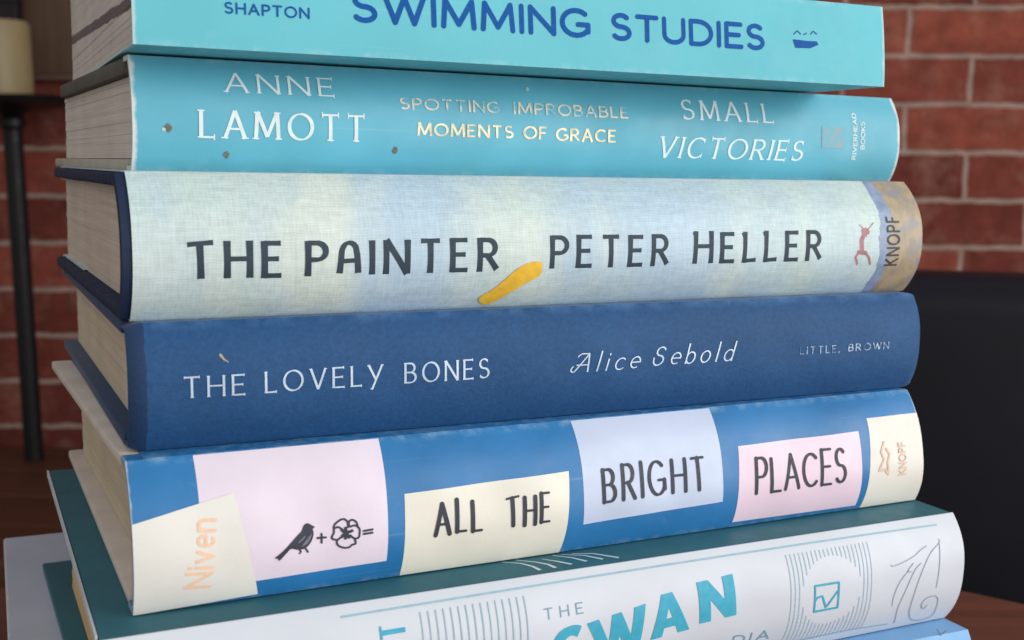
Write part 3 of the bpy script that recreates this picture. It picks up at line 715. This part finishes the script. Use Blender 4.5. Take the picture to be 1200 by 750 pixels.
b4, s4 = book(4, 'plain dark blue cloth hardback with thin pale lettering in the middle of the stack', (cloth4, cloth4, cloth4, page_mat('pages_tan', (204, 187, 163))), tb=.0032, sq=.0042, sqy=.0065, joint=.006, endpull=.0012)
silver = ink('silver_foil', (190, 206, 222), .35, .5, .1, .12)
hum = dict(w=.115, wmin=.055, nib=18, cap='flat', serif=.075, gap=.42)
pr = Print(4)
for q, w_ in (('t_the', 'THE'), ('lovely', 'LOVELy'), ('bones', 'BONES')): line(pr, q, w_, hum)
pr.done('title_lettering', silver, s4)
it = dict(w=.095, wmin=.045, nib=20, cap='flat', slant=.32, gap=.42, serif=.05)
pr = Print(4); line(pr, 'alice', '@lice', it); line(pr, 'sebold', '$ebold', it); pr.done('author_lettering', silver, s4)
w4 = M('worn_silver', .45, .4); w4.color(w4.mix(w4.rng(w4.noise(650, 3), .38, .55), lin((52, 96, 146)), lin((176, 196, 218)))); worn4 = w4.m
pr = Print(4); line(pr, 'little', 'LITTLE,', dict(w=.13, wmin=.07, nib=18, gap=.5)); line(pr, 'brown', 'BROWN', dict(w=.16, wmin=.08, nib=18, gap=.4)); pr.done('publisher_lettering', worn4, s4)
pr = Print(4); pr.ribbon([mm(p) for p in LAY['scratch']], lambda a_, f_: .0005 * (1.4 - f_)); pr.done('scuffs', mottled('bare_board', (170, 160, 140), .8), s4)

# ---- 5 blue jacket with pastel printed notes
L5, t5 = BOOKS[5][3], BOOKS[5][5]
c5 = mottled('bright_blue_jacket', (40, 114, 170), .38, .4, .12, 38, .12, 1300, edge=(L5, .0004, .4), rub=t5)
in5 = mottled('ivory_board', (206, 192, 180), .7)
b5, s5 = book(5, 'bright blue hardback with pastel note panels and a bird and flower drawing', (c5, in5, in5, page_mat('pages_cream', (204, 186, 160))), tb=.0028, sq=.006, sqy=.008, joint=.006, xs=(-.002, .0024))
bm = bmesh.new(); box(bm, .004, L5 - .0002, .006, BOOKS[5][4] - .0005, t5, t5 + .0002); link('jacket_front', bm, c5, b5)
def panel(key, c, off, corners=None, nu=30):
    pr = Print(5, off); pr.quad([mm(p) for p in (corners or LAY[key])], nu, 30)
    return pr.done('printed_note', mottled('note_' + key, c, .36, .45, .04, 60, .12, 1300), s5)
k_ = LAY
panel('pink', (226, 212, 224), .00005, [(k_['pink'][0][0], t5 * 1000 - .02), (59.3, t5 * 1000 - .02), (58.6, 5.0), (14.8, 4.2)])
panel('cream', (226, 221, 206), .00006)
panel('lav', (190, 200, 222), .00006, [(112.9, t5 * 1000 - .02), (157.4, t5 * 1000 - .02), (157.2, 8.6), (112.7, 7.5)])
panel('pl', (226, 202, 216), .00006)
panel('lab', (222, 217, 206), .00006, [(211.5, 27.0), (L5 * 1000 - .01, 27.0), (L5 * 1000 - .01, .1), (209.6, .1)])
panel('niv', (226, 222, 214), .00028, [(.05, 20.9), (22.6, 25.2), (27.7, 1.0), (.05, .02)])
pen = ink('charcoal_pen', (56, 58, 70), .5)
hand = dict(w=.135, wmin=.065, nib=8, cap='round', gap=.42, jit=.05)
pr = Print(5, .0002)
line(pr, 'all', 'ALL', hand); line(pr, 'h_the', 'tHE', hand); line(pr, 'bright', 'BRIGHT', dict(hand, w=.115)); line(pr, 'places', 'PLACES', dict(hand, w=.1, gap=.3)); pr.done('title_lettering', pen, s5)
pr = Print(5, .00034); line(pr, 'niven', 'Niven', dict(w=.125, gap=.26, free=1)); pr.done('author_lettering', ink('peach_ink', (240, 200, 168)), s5)
pr = Print(5, .0002); pr.poly(smooth(LAY['birdraw'], True, 3), .001)
for q in ('leg1', 'leg2'): pr.ribbon([mm(p) for p in LAY[q]], lambda a_, f_: .0004)
pr.done('bird_drawing', pen, s5)
pr = Print(5, .0003); pr.ribbon([mm(p) for p in LAY['birdwing']], lambda a_, f_: .0003); pr.poly([mm(p) for p in LAY['birdbelly']], .001)
pr.done('bird_drawing', ink('grey_pen', (120, 118, 130)), s5)
pr = Print(5, .0002)
for i in range(11): pr.ribbon(smooth(LAY['flower%d' % i]), lambda a_, f_: .00045 if i < 5 else .0007)
pr.done('flower_drawing', pen, s5)
pr = Print(5, .0002)
for q in ('plus1', 'plus2', 'eq1', 'eq2'): pr.ribbon([mm(p) for p in LAY[q]], lambda a_, f_: .0005)
pr.done('plus_and_equals_signs', pen, s5)
pale = ink('pale_peach_ink', (226, 190, 170))
pr = Print(5, .0002); line(pr, 'tinyknopf', 'KNOPF', dict(w=.14, gap=.3, rot=1)); pr.done('publisher_lettering', pale, s5)
pr = Print(5, .0002); pr.ribbon([mm(p) for p in LAY['logo5']], lambda a_, f_: .0007); pr.done('publisher_mark', pale, s5)

# ---- 6 white spine, teal covers
c6 = mottled('white_jacket', (205, 208, 215), .45, .4, .035, 30, .12, 1300)
teal6 = mottled('teal_cover', (46, 98, 110), .5, .35, .08, 50, .15, 1200)
b6, s6 = book(6, 'white spined hardback with teal covers and large teal capitals below the pastel one', (c6, teal6, teal6, page_mat('pages_ochre', (216, 182, 132))), tb=.0018, tbb=.0022, sq=.0052, sqy=.028, joint=.0004, xs=(.0016, -.0014))
L6, t6, W6 = BOOKS[6][3], BOOKS[6][5], BOOKS[6][4]
bm = bmesh.new(); box(bm, -.0006, -.0001, .002, W6, t6 - .0018, t6 + .0001)
for v in bm.verts: v.co.x += .0016 * v.co.y / W6
link('jacket_edge', bm, c6, b6)
tealink = ink('teal_ink', (62, 164, 190)); greyteal = ink('grey_teal_ink', (118, 160, 178))
pr = Print(6)
dense = lambda l: [mm(p) for p in l]
pr.ribbon(dense(LAY['line6']), lambda a_, f_: .0004)
pr.ribbon(dense(LAY['line6b']), lambda a_, f_: .0003)
u0, v0 = LAY['patl'][0]; u1, v1 = LAY['patl'][1]; vt = max(v0, v1)
cx_ = (u0 + u1) / 2
for i in range(15):
    u = u0 + (u1 - u0) * i / 14; d = (u - cx_) / (u1 - u0) * 2
    lo = 1.5 if abs(d) > .8 else 14 + 3.5 * math.sqrt(1 - d * d)
    pr.ribbon([(u / 1000, vt / 1000), (u / 1000, (vt + lo) / 2000), (u / 1000, lo / 1000)], lambda a_, f_: .00026)
(u0, v0), (u1, v1), (uc, vc) = LAY['pat']; vt = (v0 + v1) / 2
cx_ = (u0 + u1) / 2; vm = vc
for i in range(21):
    u = u0 + (u1 - u0) * i / 20; d = (u - cx_) / ((u1 - u0) * .36)
    segs = [(vt, 3.2)]
    if abs(d) < 1:
        hh = 8.6 * math.sqrt(1 - d * d) + 1.0
        segs = [(vt, vm + hh), (vm - hh, 3.2)]
    for a0, a1 in segs:
        if a0 - a1 > .4: pr.ribbon([(u / 1000, a0 / 1000), (u / 1000, a1 / 1000)], lambda a_, f_: .0002)
pr.done('printed_lines', ink('pale_teal_ink', (150, 182, 196)), s6)
pr = Print(6); sq_ = [mm(p) for p in LAY['sq']]
for p0, p1 in zip(sq_, sq_[1:]): pr.ribbon([p0, p1], lambda a_, f_: .0006)
pr.ribbon([mm(p) for p in LAY['chk']], lambda a_, f_: .0006); pr.done('publisher_mark', tealink, s6)
pr = Print(6)
for i in range(6):
    pr.ribbon(smooth(LAY['doodle%d' % i]), lambda a_, f_: .00026)
pr.done('reed_drawing', ink('grey_line_ink', (150, 158, 172)), s6)
pr = Print(6)
HALF_A = [(0, 0), (.36, 1), (.5, 1), (.5, .68), (.42, .42), (.5, .42), (.5, .2), (.355, .2), (.29, 0)]
SHAPES = {'N': (.9, [[(0, 0), (0, 1), (.27, 1), (.63, .45), (.63, 1), (.9, 1), (.9, 0), (.63, 0), (.27, .55), (.27, 0)]]),
          'A': (1.0, [HALF_A, [(1 - x, y) for x, y in HALF_A[::-1]]]),
          'W': (1.4, [[(0, 1), (.28, 1), (.44, .42), (.59, 1), (.81, 1), (.96, .42), (1.12, 1), (1.4, 1), (1.1, 0), (.83, 0), (.7, .52), (.57, 0), (.3, 0)]])}
for q in 'WAN':
    p0, p1, h = LAY[q]; p0, p1 = Vector(p0), Vector(p1); wd, polys = SHAPES[q]; D_ = (p1 - p0) / wd; U_ = Vector((-D_.y, D_.x)).normalized() * h
    for pl_ in polys: pr.poly([mm(p0 + D_ * x + U_ * y) for x, y in pl_])
line(pr, 'S', 'S', dict(w=.27, wmin=.2, nib=10, cap='flat', free=1))
pr.done('title_lettering', tealink, s6)
pr = Print(6); line(pr, 's_the', 'THE', dict(w=.11, gap=.7)); pr.done('title_lettering', greyteal, s6)
pr = Print(6); line(pr, 'dia', 'DIA', dict(w=.13, gap=.4)); pr.done('title_lettering', greyteal, s6)
pr = Print(6); p0, p1, h = LAY['rt']
pr.text('RT', (p0[0] / 1000, .0203), (p0[0] / 1000, p1[1] / 1000), h / 1000, dict(w=.17, wmin=.07, nib=80, cap='flat', gap=.3)); pr.done('author_lettering', tealink, s6)
# white feather strokes printed on the teal front cover
bm = bmesh.new()
for wl in LAY['wisps']:
    P_ = [Vector((x / 1000, y / 1000)) for x, y in wl]; prev = None; N = 24
    for j in range(N + 1):
        tt = j / N * (len(P_) - 1); i0 = min(int(tt), len(P_) - 2); fr_ = tt - i0
        p = P_[i0].lerp(P_[i0 + 1], fr_); d = (P_[i0 + 1] - P_[i0]).normalized(); nn = Vector((-d.y, d.x)); w_ = .00015 + .0004 * j / N
        cur = [bm.verts.new((*(p + nn * w_), t6 + .00008)), bm.verts.new((*(p - nn * w_), t6 + .00008))]
        if prev: bm.faces.new((prev[0], prev[1], cur[1], cur[0]))
        prev = cur
link('feather_print', bm, ink('white_print', (205, 220, 226)), b6)

# ---- 7 light blue spine, pale cover, bottom of the stack
c7 = mottled('light_blue_cloth', (128, 176, 220), .5, .35, .06, 60, .15, 1200)
top7 = mottled('pale_lilac_board', (176, 178, 190), .6, .3, .05, 40, .2, 700, edge=(BOOKS[7][3], .0006, .5))
b7, s7 = book(7, 'wide pale lilac grey book with a light blue spine, lowest of the stack', (c7, top7, top7, page_mat('pages_ivory', (206, 192, 168))), tb=.003, sq=.004, joint=.012, boardbev=.0009)
pr = Print(7); pr.ribbon([mm(p) for p in LAY['mark7']], lambda a_, f_: .0005); pr.done('scuffs', mottled('grey_mark', (96, 120, 150), .7), s7)
